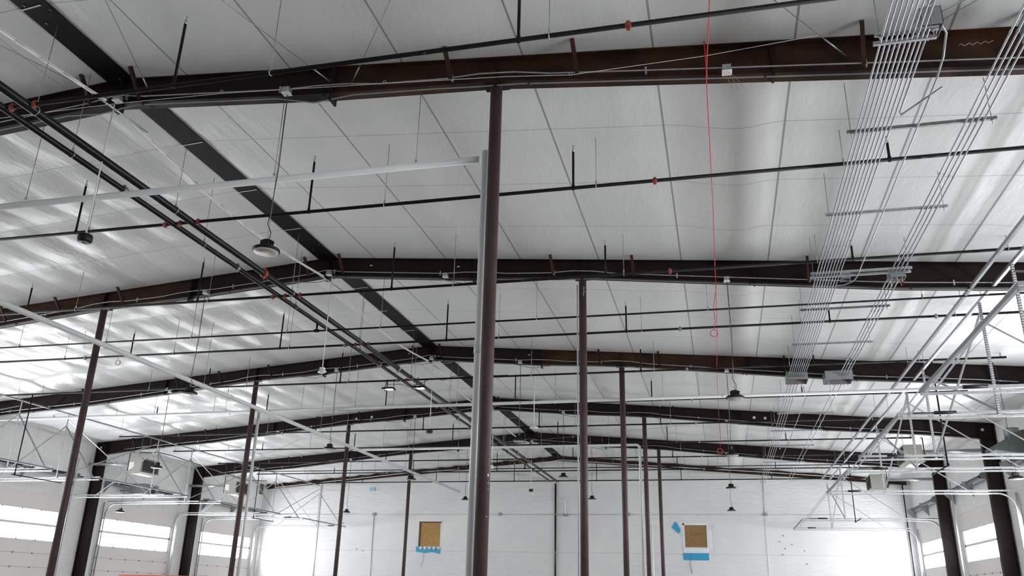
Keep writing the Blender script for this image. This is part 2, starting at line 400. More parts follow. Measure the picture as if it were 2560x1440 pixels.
# ------------------------------------------------------------------ interior pipe columns
CL = {(1, 0): 'Big brown round steel column in the centre foreground, nearest of all',
      (1, 1): 'Brown round steel column just right of the big central one',
      (1, 2): 'Brown round column, third of the right-hand row, with a yellowish left edge',
      (1, 3): 'Brown round column, fourth of the right-hand row, beside a white drain elbow',
      (1, 4): 'Thin far brown round column, last of the right-hand row',
      (-1, 1): 'Leftmost brown round steel column, leaning in at the bottom left of the photo',
      (-1, 2): 'Brown round column left of centre with a white pipe down its right side',
      (-1, 3): 'Brown round column, third visible in the left-hand row, left of the boarded opening',
      (-1, 4): 'Thin far brown round column just left of the left boarded opening'}
for (sd, i), lb in CL.items():
    y = FY[i]; x = sd * XC; z1 = zbot(XC)
    t = thing('steel_column', (x, y, 0), lb, 'column', 'round steel columns')
    rr = .083
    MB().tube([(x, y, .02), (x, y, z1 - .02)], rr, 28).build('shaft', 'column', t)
    MB().box((x - .17, y - .11, z1 - .022), (x + .17, y + .11, z1 - .002)).build('cap_plate', 'steel', t)
    MB().box((x - .17, y - .17, 0), (x + .17, y + .17, .02)).build('base_plate', 'steel', t)
    if (sd, i) == (1, 1):
        MB().tube([(x + .02, y - .0835, 8.17), (x + .05, y - .07, 8.15), (x + .03, y - .081, 8.1), (x + .05, y - .07, 8.05), (x + .02, y - .082, 8.02), (x + .03, y - .08, 7.95)], .004, 5).build('chalk_mark', 'white', t)
    if (sd, i) == (1, 0):
        m = MB()
        for (a, z) in ((1.9, 3.05), (1.98, 2.98), (1.85, 2.4), (2.0, 2.72)):
            pass
        m2 = MB()
        for ang, z, q in ((-.55, 3.02, .012), (-.5, 2.93, .006), (-.62, 2.55, .006), (-.5, 2.86, .004)):
            c = Vector((x + (rr + .001) * math.cos(ang), y + (rr + .001) * math.sin(ang), z)); tx = Vector((-math.sin(ang), math.cos(ang), 0))
            m2.add([c - tx * q, c - Vector((0, 0, q * 1.6)), c + tx * q * .9, c + Vector((0, 0, q * 1.9))], [(0, 1, 2, 3)])
        m2.build('paint_chip', 'white', t)

# ------------------------------------------------------------------ sprinkler mains and branches
ZS = 7.85
def coupling(p, axis, r, parent, mm='orange'):
    p = Vector(p); d = {'x': Vector((1, 0, 0)), 'y': Vector((0, 1, 0))}[axis]; m = MB()
    m.tube([p - d * .035, p - d * .03, p + d * .03, p + d * .035], [r * 1.12, r * 1.42, r * 1.42, r * 1.12], 14)
    m.box((p.x - .022, p.y - .022, p.z - r * 1.95), (p.x + .022, p.y + .022, p.z - r * 1.2)); m.box((p.x - .02, p.y - .02, p.z + r * 1.2), (p.x + .02, p.y + .02, p.z + r * 1.85))
    return m.build('grooved_coupling', mm, parent)
def hanger(x, y, zp, r, parent, axis, ztop_=None):
    m = MB(); zt = ztop_ or (ztop(x) - .005)
    m.tube([(x, y, zp + r + .05), (x, y, zt)], .0055 if y < 20 else .007, 6)
    h = m.build('hanger_rod', 'rod', parent, (x, y, zp))
    pl = 'yz' if axis == 'x' else 'xz'
    ring = arc((x, y, zp), r + .006, 0, 2 * math.pi, 14, pl)
    q = MB().tube(ring, .007, 6, False); q.box((x - .012, y - .012, zp + r), (x + .012, y + .012, zp + r + .06))
    q.build('clevis', 'galv', h, (x, y, zp))
    return h
for xm, rr, lb in ((0.02, .062, 'Thicker black sprinkler main running diagonally under the ridge, right of its twin'),
                   (-.36, .048, 'Thinner black sprinkler main running diagonally beside the thick one, on its left')):
    t = thing('sprinkler_main', (xm, 0, ZS), lb, 'pipe', 'sprinkler mains')
    MB().tube([(xm, YB + .5, ZS), (xm, 46.9, ZS)], rr, 18).build('pipe', 'main', t)
    for y in ((14.3, 22.0, 29.5, 37.1) if xm > -.1 else (10.4, 13.9, 21.5, 29.1, 36.8)):
        coupling((xm, y, ZS), 'y', rr, t, 'orange' if (xm > -.1 and y < 20) else 'galvd')
    for y in ((8.05, 11.25, 15.5, 19.2, 23.1, 27.0, 30.9, 34.8, 38.7, 42.6) if xm > -.1 else (9.2, 12.7, 16.4, 20.1, 24.4, 28, 32, 36, 41, 45)):
        hanger(xm, y, ZS, rr, t, 'y')
BR = [7.9, 11.75, 15.65, 19.5, 23.35, 27.15, 31.15, 35.05, 38.9, 42.85, 46.75]
BRL = ['Black sprinkler branch pipe nearest the camera, sweeping across the top of the photo',
       'Second black sprinkler branch from the camera, above the large disc light',
       'Third black sprinkler branch, crossing in front of the second brown roof frame',
       'Fourth black branch with upright heads, between the second and third roof frames',
       'Fifth black branch, passing just before the third roof frame, work lights tied to it',
       'Sixth black branch, right below the wall-to-wall white drain pipe',
       'Seventh black branch, just before the fourth roof frame', 'Eighth black branch, between the fourth and fifth frames',
       'Ninth black branch, just before the fifth roof frame', 'Tenth black branch, upper of the far closely spaced pair', 'Black sprinkler branch farthest back, lying along the far white wall']
RX = [-16.35, -11.72, -7.1, -2.43, 2.3, 6.93, 11.64, 16.27]
RZ = [ztop(x) - .12 for x in RX]
RZ = [z - (.02 if abs(x) > 3 else .08) for x, z in zip(RX, RZ)]
heads = {}
def head(x, y, z, parent):
    if 'h' not in heads:
        m = MB(); m.lathe((0, 0, 0), [(.0, 0), (.024, 0), (.024, .03), (.013, .05), (.012, .07), (.016, .075), (.006, .08)], 10)
        m.tube([(-.012, 0, .07), (-.018, 0, .09), (-.004, 0, .112)], .003, 5); m.tube([(.012, 0, .07), (.018, 0, .09), (.004, 0, .112)], .003, 5)
        m.lathe((0, 0, 0), [(.0, .112), (.02, .11), (.022, .116), (.0, .12)], 10)
        o = m.build('sprinkler_head', 'galv', parent, (0, 0, 0)); heads['h'] = o
        o.location = Vector((x, y, z)) - Vector(world_loc(parent)); return o
    return share(heads['h'], 'sprinkler_head', parent, (x, y, z))
for bi, y in enumerate(BR):
    t = thing('sprinkler_branch', (0, y, ZS), BRL[bi], 'pipe', 'sprinkler branches across the building'); pr = .029
    x0, x1 = (-16.45, 16.4)
    MB().tube([(x0, y, ZS), (x1, y, ZS)], pr, 12).build('pipe', 'black', t)
    for x in [q for q in (.14, -.22, -.52, 8.22, -8.6) ]:
        coupling((x, y, ZS), 'x', pr, t, 'orange' if (bi < 3 or abs(x) < .3) else 'galvd')
    if bi in (3,): coupling((13.9, y, ZS), 'x', pr, t, 'galvd')
    for x, z in zip(RX, RZ):
        m = MB(); z = max(z, ZS + .26) if abs(x) < 16 else ZS + .15; m.tube([(x, y, ZS + .02), (x, y, z - .12)], .02, 10)
        if abs(x) < 16: m.tube([(x, y, ZS - .03), (x, y, ZS + .05)], .027, 10)
        m.tube([(x, y, ZS + .09), (x, y, ZS + .1)], .019, 10); m.tube([(x, y, z - .16), (x, y, z - .15)], .019, 10)
        h = m.build('sprinkler_riser', 'black', t, (x, y, ZS)); head(x, y, z - .12, h)
    for x in (-13.5, -9.3, -5.7, -2.15, 3.7, 7.3, 11.0, 14.3):
        hanger(x, y, ZS, pr, t, 'x')
for y, yd, lb in ((17.54, 17.54, 'Plain black pipe without upright heads hung below the mains behind the second frame'),
              (40.4, 40.4, 'Far plain black pipe hung below the mains behind the fifth frame')):
    t = thing('cross_branch', (0, y, 7.63), lb, 'pipe'); MB().tube([(-16.2, y, 7.63), (15.6, y, 7.63)], .0215, 12).build('pipe', 'black', t)
    m = MB(); m.tube([(-.36, y, 7.63), (-.36, y, 7.81)], .024, 10); m.box((-.42, y - .028, 7.6), (-.30, y + .028, 7.665)); m.build('tee_drop', 'black', t)
    for x in (-9.0, -6.3, -3.8, -1.15, 1.3, 5.1, 8.9, 13.2): hanger(x, y, 7.63, .0215, t, 'x')
# drops with a side arm under the door tracks
for x, y, ya, zb, lb in ((-13.88, 23.35, 25.5, 5.12, 'Black sprinkler drop with a side arm at far left, over the nearest visible left door'),
                      (14.6, 23.35, 25.2, 5.08, 'Black sprinkler drop with a side arm at right, near the upper unit heater'),
                      (-14.0, 38.9, 40.9, 5.1, 'Small black sprinkler drop left, beyond the second left unit heater'),
                      (14.45, 38.9, 37.4, 5.0, 'Small black sprinkler drop right, in front of the far wall')):
    m = MB(); m.tube([(x, y, ZS - .03), (x, y, zb + .03)], .02, 10); m.tube([(x, y - (.12 if ya > y else -.12), zb), (x, ya, zb)], .017, 10)
    m.tube([(x, y, zb - .03), (x, y, zb + .06)], .028, 10)
    t = thing('sprinkler_drop', (x, y, ZS), lb, 'pipe', 'sprinkler drops by the doors'); m.build('pipe', 'black', t)
    MB().lathe((x, ya, zb + .01), [(.018, 0), (.018, .03), (.006, .05), (.02, .07), (.0, .075)], 10).build('sprinkler_head', 'galv', t)
t = thing('standpipe', (-.15, 47.2, 0), 'Black vertical pipe running down the middle of the far white wall', 'pipe')
MB().tube([(-.12, 47.25, 0), (-.12, 47.25, 7.8)], .05, 14).build('pipe', 'main', t)
for z in (4.03, 6.07, 7.75): MB().tube([(-.12, 47.25, z - .03), (-.12, 47.25, z + .03)], .075, 14).build('grooved_coupling', 'galvd', t)
t = thing('standpipe', (18.1, 47.2, 0), 'Thin black vertical pipe in the right-hand corner of the far wall', 'pipe')
MB().tube([(18.1, 47.2, 0), (18.1, 47.2, 7.7)], .028, 12).build('pipe', 'main', t)

# ------------------------------------------------------------------ white drain pipes
def drain(name, pts, r, lb, hang=(), joints=()):
    t = thing(name, pts[0], lb, 'drain pipe', 'white drain pipes')
    MB().tube(pts, r, 18).build('pipe', 'pvc', t)
    for p in hang:
        m = MB(); m.tube([(p[0], p[1], p[2] + r), (p[0], p[1], ztop(p[0]) - .005)], .006, 6); h = m.build('hanger_rod', 'rod', t)
        MB().box((p[0] - .014, p[1] - .014, p[2] + r), (p[0] + .014, p[1] + .014, p[2] + r + .035)).build('clevis', 'galv', h)
    for p, ax in joints:
        d = Vector({'x': (1, 0, 0), 'y': (0, 1, 0), 'z': (0, 0, 1)}[ax]) * .05; p = Vector(p)
        MB().tube([p - d, p + d], r * 1.14, 16).build('joint', 'pvc', t)
    return t
y = 9.66
drain('drain_pipe', [(-17.8, y, 7.37), (5.98, y, 7.32)], .05, 'Nearest white drain pipe crossing the upper left and ending at the big central column', [(-1.5, y, 7.37), (2.85, y, 7.35), (5.05, y, 7.34), (-6, y, 7.37)])
drain('drain_pipe', [(6.06, y, .3), (6.06, y, 7.44)], .047, 'White vertical drain pipe strapped to the left side of the big central column', (), [((6.06, y, 4.6), 'z')])
y = 25.0
drain('drain_pipe', [(-17.6, y, 7.36), (17.3, y, 7.44)], .05, 'Long white drain pipe crossing wall to wall just behind the third frame', [(x, y, 7.4) for x in (-13, -10.2, -7.4, -2.6, .9, 3.4, 8.5, 12.2)], [((-3.3, y, 7.39), 'x'), ((9.2, y, 7.43), 'x')])
drain('drain_pipe', [(-6.08, 24.96, .3), (-6.08, 24.96, 7.34)], .05, 'White vertical drain pipe down the right side of the column left of centre')
y = 32.55
el = [(5.8, y, 7.33)] + arc((5.86, y, 7.19), .14, math.pi / 2, 0, 6, 'xz') + [(6.0, y, .3)]
drain('drain_pipe', [(-6.0, y, 7.33)] + el, .05, 'Far white drain pipe turning down an elbow at the fourth right-row column', [(x, y, 7.33) for x in (-3.5, -.6, 2.1, 4.8)])
drain('drain_pipe', [(6.38, 32.3, .2), (6.38, 32.3, 4.35)], .03, 'Short bright white pipe up the right side of the fourth right-row column')
drain('drain_pipe', [(6.08, 17.3, .2), (6.08, 17.3, 8.3)], .017, 'Thin white pipe up the left side of the second right-row column')
drain('drain_pipe', [(-6.1, 17.2, .2), (-6.1, 17.2, 4.6)], .02, 'Thin white pipe down the right side of the leftmost brown column')
drain('drain_pipe', [(-4.93, 6, 7.02), (-4.93, 44.5, 7.0)], .062, 'Long white drain pipe running diagonally lengthwise through the left half of the hall', [(-4.93, y, 7.0) for y in (8, 11.2, 20, 27.3, 36)], [((-4.93, 21.4, 7.01), 'y'), ((-4.93, 30.0, 7.0), 'y')])

# white vinyl strip sagging from frame to frame along the ridge
for i, (ya, yb) in enumerate([(1.9, FY[0])] + list(zip(FY[:-1], FY[1:]))):
    m = MB(); pts = []
    for q in range(17):
        u = q / 16; pts.append((.05 - .04 * math.sin(math.pi * u), ya + .35 + (yb - ya - .7) * u, 8.74 - .2 * math.sin(math.pi * u)))
    for a, b_ in zip(pts[:-1], pts[1:]):
        m.add([(a[0] - .034, a[1], a[2]), (a[0] + .034, a[1], a[2] + .01), (b_[0] + .034, b_[1], b_[2] + .01), (b_[0] - .034, b_[1], b_[2]),
               (a[0] - .034, a[1], a[2] - .006), (a[0] + .034, a[1], a[2] + .004), (b_[0] + .034, b_[1], b_[2] + .004), (b_[0] - .034, b_[1], b_[2] - .006)],
              [(0, 1, 2, 3), (7, 6, 5, 4), (0, 4, 5, 1), (1, 5, 6, 2), (2, 6, 7, 3), (3, 7, 4, 0)], True)
    tag(m.build('vinyl_strip', 'vinyltape'), ['White sagging strip under the ridge in the upper left corner, before the nearest frame', 'White sagging strip under the ridge between the nearest and second frames',
        'White sagging strip under the ridge between the second and third frames', 'White sagging strip under the ridge between the third and fourth frames', 'White sagging strip under the ridge between the fourth and fifth frames'][i], 'strip', 'white strips under the ridge')

# ------------------------------------------------------------------ lengthwise conduits on racks
ZC = 7.63
for k_ in range(9):
    x = 10.975 + k_ * .0535; y1 = 23.75
    m = MB(); m.tube([(x, 1.5, ZC), (x, y1, ZC)], .0115, 8)
    for y in (5.3, 8.35, 11.4, 14.4 + .05 * (k_ % 2), 17.5, 20.5): m.tube([(x, y - .03, ZC), (x, y + .03, ZC)], .0155, 8)
    tag(m.build('conduit', 'conduit'), 'Galvanized conduit, %s from the left in the nine-pipe run at upper right' % ORD[k_], 'conduit', 'nine-pipe conduit run')
for k_ in range(4):
    x = 12.32 + k_ * .072
    m = MB(); m.tube([(x, 1.5, ZC), (x, 23.8, ZC)], .0125, 8)
    for y in (8.6, 11.9 + .06 * k_, 15.0, 18.2, 21.2): m.tube([(x, y - .03, ZC), (x, y + .03, ZC)], .017, 8)
    tag(m.build('conduit', 'conduit'), 'Galvanized conduit, %s from the left in the four-pipe run at right' % ORD[k_], 'conduit', 'four-pipe conduit run')
m = MB(); m.tube([(11.74, 9.35, ZC), (11.74, 16.0, ZC)] + [(11.7, 16.25, ZC - .01), (11.55, 16.4, ZC - .02), (11.4, 16.42, ZC - .02)], .0115, 8)
tag(m.build('conduit', 'conduit'), 'Single galvanized conduit between the two runs, hooking left at the second frame', 'conduit')
m = MB(); m.tube([(11.5, 8.6, ZC + .3), (11.62, 8.6, ZC + .32), (11.74, 8.75, ZC + .2), (11.74, 9.0, ZC + .05), (11.74, 9.36, ZC)], .014, 8)
m.tube([(11.45, 8.35, ZC), (11.45, 10.05, ZC - .0), (11.47, 10.12, ZC - .01), (11.85, 9.6, ZC + .02)], .012, 8)
tag(m.build('conduit_hook', 'conduit'), 'Bent galvanized conduit loop with a bright free end beside the nine-pipe run', 'conduit')
m = MB(); m.tube([(11.46, 6.9, ZC + .02), (11.46, 7.6, ZC + .02), (11.44, 8.0, ZC + .1), (11.44, 8.3, ZC + .25)], .012, 8)
tag(m.build('conduit_hook', 'conduit'), 'Short bent conduit stub entering the open box at the top of the nine-pipe run', 'conduit')
m = MB(); m.tube([(12.2, 7.0, ZC + .3), (12.1, 7.9, ZC + .4), (12.02, 8.4, ZC + .42), (11.6, 8.6, ZC + .36)], .013, 8)
tag(m.build('conduit_hook', 'conduit'), 'Curved conduit dropping from the top edge to the open box at upper right', 'conduit')
# beyond the boxes: 4 and 2 thinner runs to the far wall
for k_ in range(4):
    x = 11.03 + k_ * .085
    tag(MB().tube([(x, 24.4, ZC), (x, 46.5, ZC)], .012, 8).build('conduit', 'conduit'), 'Distant conduit, %s from the left of four continuing past the open box' % ORD[k_], 'conduit', 'far four conduits')
for k_ in range(2):
    x = 12.35 + k_ * .15
    tag(MB().tube([(x, 24.4, ZC), (x, 46.5, ZC)], .012, 8).build('conduit', 'conduit'), 'Distant conduit, %s from the left of two continuing past the grey box' % ORD[k_], 'conduit', 'far two conduits')
tag(MB().tube([(11.5, 25.2, 7.7), (11.65, 26.5, 7.62), (11.66, 30, 7.6), (11.62, 38.5, 7.6)], .011, 8).build('conduit', 'conduit'), 'Lone distant conduit drifting right of the far four', 'conduit')
# unistrut racks
RACK = [(8.4, 10.9, 11.56, 'at the very top, across the nine-pipe run'), (10.5, 10.87, 12.7, 'under the nearest frame'), (13.13, 10.87, 12.7, 'halfway between nearest and second frames'), (15.8, 10.87, 12.68, 'just before the second frame'),
        (18.0, 10.84, 12.66, 'just behind the second frame'), (20.67, 10.87, 12.72, 'between second and third frames'), (24.0, 12.2, 12.75, 'at the third frame'), (28.9, 10.95, 12.75, 'between third and fourth frames'), (32.0, 10.9, 12.7, 'at the fourth frame'), (35.2, 10.9, 12.7, 'between fourth and fifth frames'), (39.6, 10.9, 12.7, 'at the fifth frame')]
for y, xa, xb, lb in RACK:
    t = thing('strut_rack', (xa, y, ZC), 'Galvanized trapeze strut carrying conduits, ' + lb, 'conduit rack', 'conduit racks')
    m = MB(); z0 = ZC + .013; m.box((xa, y - .021, z0), (xa + 0 + (xb - xa), y + .021, z0 + .004)); m.box((xa, y - .021, z0), (xb, y - .017, z0 + .041)); m.box((xa, y + .017, z0), (xb, y + .021, z0 + .041)); m.build('strut', 'galv', t)
    for x in ((xa + .05, xb - .06) if y != 24.0 else (xb - .1,)):
        m = MB(); m.tube([(x, y, z0 - .06), (x, y, ztop(x) - .01)], .0055, 6); h = m.build('threaded_rod', 'rod', t, (x, y, z0)); MB().box((x - .014, y - .014, z0 - .012), (x + .014, y + .014, z0)).build('nut', 'galv', h)
    if y in (8.4, 15.8):
        m = MB(); m.box((xa, y + .1, z0 - .03), (xb, y + .14, z0 + .01)); m.build('second_strut', 'galv', t)
# boxes on the runs
def pullbox(x0, x1, y0, y1, z0, z1, lb, wires=True):
    t = thing('pull_box', ((x0 + x1) / 2, (y0 + y1) / 2, z0), lb, 'electrical box'); m = MB(); q = .006
    m.box((x0, y0, z1 - q), (x1, y1, z1)); m.box((x0, y0, z0), (x1, y0 + q, z1)); m.box((x0, y1 - q, z0), (x1, y1, z1)); m.box((x0, y0, z0), (x0 + q, y1, z1)); m.box((x1 - q, y0, z0), (x1, y1, z1)); m.build('enclosure', 'galvd', t)
    if wires:
        for j in range(5):
            xx = x0 + (x1 - x0) * (.15 + .7 * j / 4); pts = [(xx + random.uniform(-.03, .03), (y0 + y1) / 2 + random.uniform(-.05, .05), z1 - .02 - a * (z1 - z0 + .12) / 4 * random.uniform(.8, 1)) for a in range(5)]
            MB().tube(pts, .006, 5).build('wire', random.choice(['copper', 'white', 'red', 'wire']), t)
    return t
pullbox(10.93, 11.5, 23.75, 24.35, 7.55, 7.75, 'Open grey box with loose wires where the nine-pipe run ends')
pullbox(11.95, 12.68, 23.8, 24.4, 7.52, 7.78, 'Wide grey box with a round knockout where the four-pipe run ends')
pullbox(11.4, 11.62, 8.4, 8.66, 7.72, 7.95, 'Small open box with orange wires hanging, beside the top rack')
pullbox(12.55, 12.8, 8.6, 8.95, 7.7, 7.95, 'Small box with orange wires at the top right corner over the four-pipe run')
pullbox(12.3, 12.6, 15.95, 16.2, 7.55, 7.72, 'Small box with orange wires under the second frame on the four-pipe run')
pullbox(11.45, 11.62, 16.0, 16.2, 7.6, 7.72, 'Small box under the second frame right of the nine-pipe run', False)

# ------------------------------------------------------------------ conduits along each frame and their boxes
for i, y in enumerate(FY):
    yy = y - .105
    m = MB(); pts = []
    for x in np.arange(-17.0, 17.01, .5):
        z = zbot(x) + .10; o = 0
        for xs_ in (-3.72, 3.72, -XC, XC, 0):
            if abs(x - xs_) < .3: z += .04; 
        pts.append((x, yy, z))
    m.tube(pts, .0125, 8); t = thing('frame_conduit', (0, yy, 8.5), 'Grey conduit fixed along the web of the %s brown roof frame' % FN[i], 'conduit', 'conduits along the frames'); m.build('conduit', 'galv', t)
    for x in np.arange(-16, 16.1, 2.7): MB().box((x - .012, yy - .016, zbot(x) + .04), (x + .012, yy + .02, zbot(x) + .15)).build('clamp', 'galv', t)
    pts = []
    for x in np.arange(-17.0, 17.01, .62):
        dz = .13 if abs(abs(x) - 3.72) < .3 else .03
        if abs(abs(x) - XC) < .3: dz = .045
        if abs(x) < .3: dz = .13
        pts.append((x, y - .07, zbot(x) - dz))
    t = thing('frame_conduit', (0, y - .07, 8.4), 'Grey conduit slung under the bottom flange of the %s brown roof frame' % FN[i], 'conduit', 'conduits along the frames')
    MB().tube(pts, .0105, 8).build('conduit', 'galvd', t)
    for x in np.arange(-15, 15.1, 3.1): MB().box((x - .012, y - .09, zbot(x) - .05), (x + .012, y - .05, zbot(x))).build('clamp', 'spring', t)
def jbox(x, y, lb, s=.055, mm='galv'):
    z = zbot(x) + .03
    t = thing('junction_box', (x, y, z), lb, 'electrical box', 'junction boxes on the frames')
    MB().box((x - s, y - s, z - s * .8), (x + s, y + s, z + s * .8)).build('enclosure', mm, t)
    MB().box((x - s * 1.15, y - s * 1.15, z - s * .95), (x + s * 1.15, y + s * 1.15, z - s * .8)).build('cover', 'white', t)
    return t
PX = [('left outer', -9.4), ('left inner', -3.2), ('right inner', 3.05), ('right outer', 9.33)]
for i, y in enumerate(FY):
    for nm, x in PX:
        jbox(x, y - .17, 'Grey junction box at the %s light position of the %s roof frame' % (nm, FN[i]))
    jbox(.1, y - .17, 'Grey junction box under the ridge of the %s roof frame' % FN[i])
    # bright strut offcut under the ridge point
    if i < 3:
        m = MB(); m.tube([(.02, y - .6, 8.72), (.14, y + .55, 8.70)], .016, 8)
        tag(m.build('strut_offcut', 'galv'), 'Short bright metal strut lying lengthwise under the ridge at the %s frame' % FN[i], 'strut', 'struts under the ridge')

# ------------------------------------------------------------------ lights
def highbay(x, y, z, lb, proto={}):
    ztp = zbot(x) if abs(x) < 15 else ztop(x)
    t = thing('high_bay_light', (x, y, z), lb, 'hanging light', 'round high bay lights')
    if not proto:
        m = MB(); m.lathe((0, 0, 0), [(.0, -.04), (.178, -.04), (.19, -.022), (.184, 0), (.13, .03), (.06, .05)], 32)
        a = m.build('rim', 'fixture', t, (0, 0, 0))
        m = MB(); m.lathe((0, 0, 0), [(0, .05), (.06, .04), (.07, .09), (.066, .13), (.03, .14), (0, .14)], 20)
        for q in range(12):
            an = q * math.pi / 6; m.bar((.06 * math.cos(an), .06 * math.sin(an), .05), (.075 * math.cos(an), .075 * math.sin(an), .12), .006, .05)
        b_ = m.build('heat_sink', 'fixture', t, (0, 0, 0))
        m = MB(); m.lathe((0, 0, 0), [(.0, -.048), (.166, -.046), (.17, -.036)], 32); c = m.build('lens', 'lens', t, (0, 0, 0))
        m = MB(); m.tube(arc((0, 0, .185), .018, 0, 2 * math.pi, 12, 'xz'), .004, 6, False); m.box((-.005, -.005, .135), (.005, .005, .17)); d = m.build('hook', 'galv', t, (0, 0, 0))
        proto['a'] = (a, b_, c, d)
        for o in (a, b_, c, d): o.location = (0, 0, 0)
    else:
        for o in proto['a']: share(o, o.name.split('.')[0], t, (x, y, z))
    m = MB(); m.tube([(x, y, z + .2), (x, y, ztp)], .0035 if y < 12 else .0045, 5); m.build('hanging_chain', 'rod', t)
    L = ztp - z; pts = [(x - .02, y, z + .1), (x + .03, y, z + .17), (x + .035, y, z + .25), (x - .03, y, z + .38), (x - .01, y, z + .6), (x + .02, y, z + L * .5), (x + .005, y, ztp)]
    MB().tube(pts, .006, 6).build('cord', 'wire', t)
HB = [(3.05, 0, 6.1, 'Large black disc high bay light hanging in the upper left, lens facing down'),
      (-3.23, 1, 6.08, 'Black disc light hanging left, above and right of the left unit heater'),
      (-3.2, 2, 6.04, 'Small black disc light with tangled cord on its top, left of the central column'),
      (-3.2, 3, 6.07, 'Tiny black disc light just right of the third left-row column'),
      (-3.2, 4, 6.1, 'Tiny black disc light half hidden by the big central column'),
      (9.33, 1, 5.57, 'Black disc light hanging at right, highest of the right-hand row'),
      (9.32, 2, 5.65, 'Black disc light at right, second down of the right-hand row'),
      (9.33, 3, 5.65, 'Tiny black disc light at right, third down above the right boarded opening'),
      (9.38, 4, 5.58, 'Tiny black disc light at right, lowest of the right-hand row'),
      (3.06, 2, 6.17, 'Black disc light hanging in front of the ridge peak right of the central column'),
      (3.05, 3, 6.11, 'Small black disc light left of the second right-row column'),
      (3.04, 4, 6.11, 'Tiny black disc light just right of the second right-row column'),
      (-9.46, 2, 5.52, 'Black disc light in front of the louvres of the left unit heater'),
      (-9.41, 4, 5.5, 'Tiny black disc light low between the left-row columns'),
      (-16.6, 3, 4.8, 'Small black disc light in front of the second left overhead door'),
      (16.5, 2, 4.93, 'Black disc light at the right edge, against the wall')]
for x, i, z, lb in HB: highbay(x, FY[i] - .14, z, lb)
# pendant devices on stems under the ridge
def stem(x, y, z, kind, lb):
    zt = zbot(x) - .06
    t = thing('pendant_sensor', (x, y, z), lb, 'pendant device', 'devices on stems under the ridge')
    MB().tube([(x, y, z + .08), (x, y, zt)], .011, 8).build('stem', 'white' if kind != 'cone' else 'galv', t)
    if kind == 'drum':
        MB().lathe((x, y, z), [(0, 0), (.09, 0), (.105, .02), (.105, .1), (.095, .115), (0, .115)], 28).build('housing', 'fixture', t)
        MB().lathe((x, y, z), [(0, -.028), (.03, -.024), (.055, -.01), (.06, 0)], 24).build('dome', 'rod', t)
    elif kind == 'diamond':
        m = MB(); m.lathe((x, y, z), [(0, -.02), (.11, .02), (.115, .04), (.05, .085), (0, .09)], 4); m.box((x - .05, y - .05, z + .08), (x + .05, y + .05, z + .13)); m.build('housing', 'white', t)
    else:
        MB().lathe((x, y, z), [(0, -.02), (.13, .0), (.14, .02), (.1, .05), (0, .06)], 24).build('housing', 'white', t)
stem(.03, FY[0] - .14, 6.45, 'drum', 'Black drum-shaped device on a metal stem, large, in the upper left')
stem(.17, FY[1] - .14, 6.42, 'diamond', 'White box-shaped device on a white stem left of the work lights')
stem(.16, FY[2] - .14, 6.45, 'drum', 'Black drum-shaped device on a white stem left of the central column')
stem(3.52, FY[2] - .14, 6.52, 'round', 'White round device on a white stem, between the two big right-hand columns')
stem(.165, FY[3] - .14, 6.44, 'diamond', 'White box-shaped device on a stem immediately right of the central column')
stem(.085, FY[4] - .14, 6.45, 'drum', 'Small black drum device on a white stem, seen against the far wall')
# work lights on the branch near the ridge
for x, lb, pw in ((-.72, 'Glowing square work light tied to the branch pipe, left one of two', 1), (.28, 'Glowing square work light tied to the branch pipe, right one under the mains', 1)):
    y = 23.2; z = 7.55; t = thing('work_light', (x, y, z), lb, 'work light', 'work lights')
    m = MB(); m.box((x - .17, y - .12, z + .02), (x + .17, y + .12, z + .035)); 
    for a in (-1, 1): m.bar((x + a * .17, y - .12, z), (x + a * .17, y + .12, z), .02, .05); m.bar((x - .17, y + a * .12, z), (x + .17, y + a * .12, z), .02, .05); m.bar((x + a * .16, y, z), (x + a * .1, y + .1, z + .3), .015, .015)
    m.build('housing', 'fixture', t); MB().box((x - .1, y - .09, z - .012), (x + .1, y + .09, z + .018)).build('glass', 'bulb', t)
m = MB(); m.tube([(-.9, 23.3, 7.85), (-.75, 23.25, 7.7), (-.4, 23.3, 7.72), (-.1, 23.28, 7.62), (.25, 23.3, 7.7), (.6, 23.3, 7.86), (1.0, 23.32, 7.79), (1.3, 23.3, 7.9), (2.0, 23.32, 7.88), (3.0, 23.33, 7.88)], .008, 6)
tag(m.build('power_cord', 'wire'), 'Black cord wrapped along the branch pipe from the work lights', 'cord')

# ------------------------------------------------------------------ red string with coils
def coil(c, r, n=4):
    pts = []
    for i in range(n * 14 + 1): a = 2 * math.pi * i / 14; pts.append((c[0] + r * (1 + .06 * math.sin(a * .37)) * math.cos(a), c[1] + .012 * math.sin(a * .31), c[2] + r * math.sin(a)))
    return pts
t = thing('red_wire', (9.05, 5, 8), 'Red wire hanging lengthwise at right from frame to frame with a coil below', 'wire')
MB().tube([(9.3, 4, 7.9), (9.07, FY[0] - .2, 8.02), (9.07, FY[0] - .14, 8.07), (9.1, 13.5, 8.05), (9.1, FY[1] - .2, 8.15), (9.1, 20.5, 8.05), (9.05, FY[2] - .2, 8.15), (9.05, FY[3] - .2, 8.1)], .0065, 6).build('wire', 'red', t)
MB().tube([(9.07, FY[0] - .15, 8.75), (9.075, FY[0] - .16, 8.4), (9.08, FY[0] - .15, 8.03)], .009, 6).build('wire_tail', 'red', t)
MB().tube([(9.1, FY[1] - .15, 8.5), (9.11, FY[1] - .16, 8.3), (9.1, FY[1] - .15, 7.9), (9.02, FY[1] - .15, 7.5), (9.04, FY[1] - .15, 7.2), (9.0, FY[1] - .15, 7.02)], .007, 6).build('wire_tail', 'red', t)
MB().tube(coil((9.0, FY[1] - .15, 6.93), .075), .005, 5).build('coil', 'red', t)
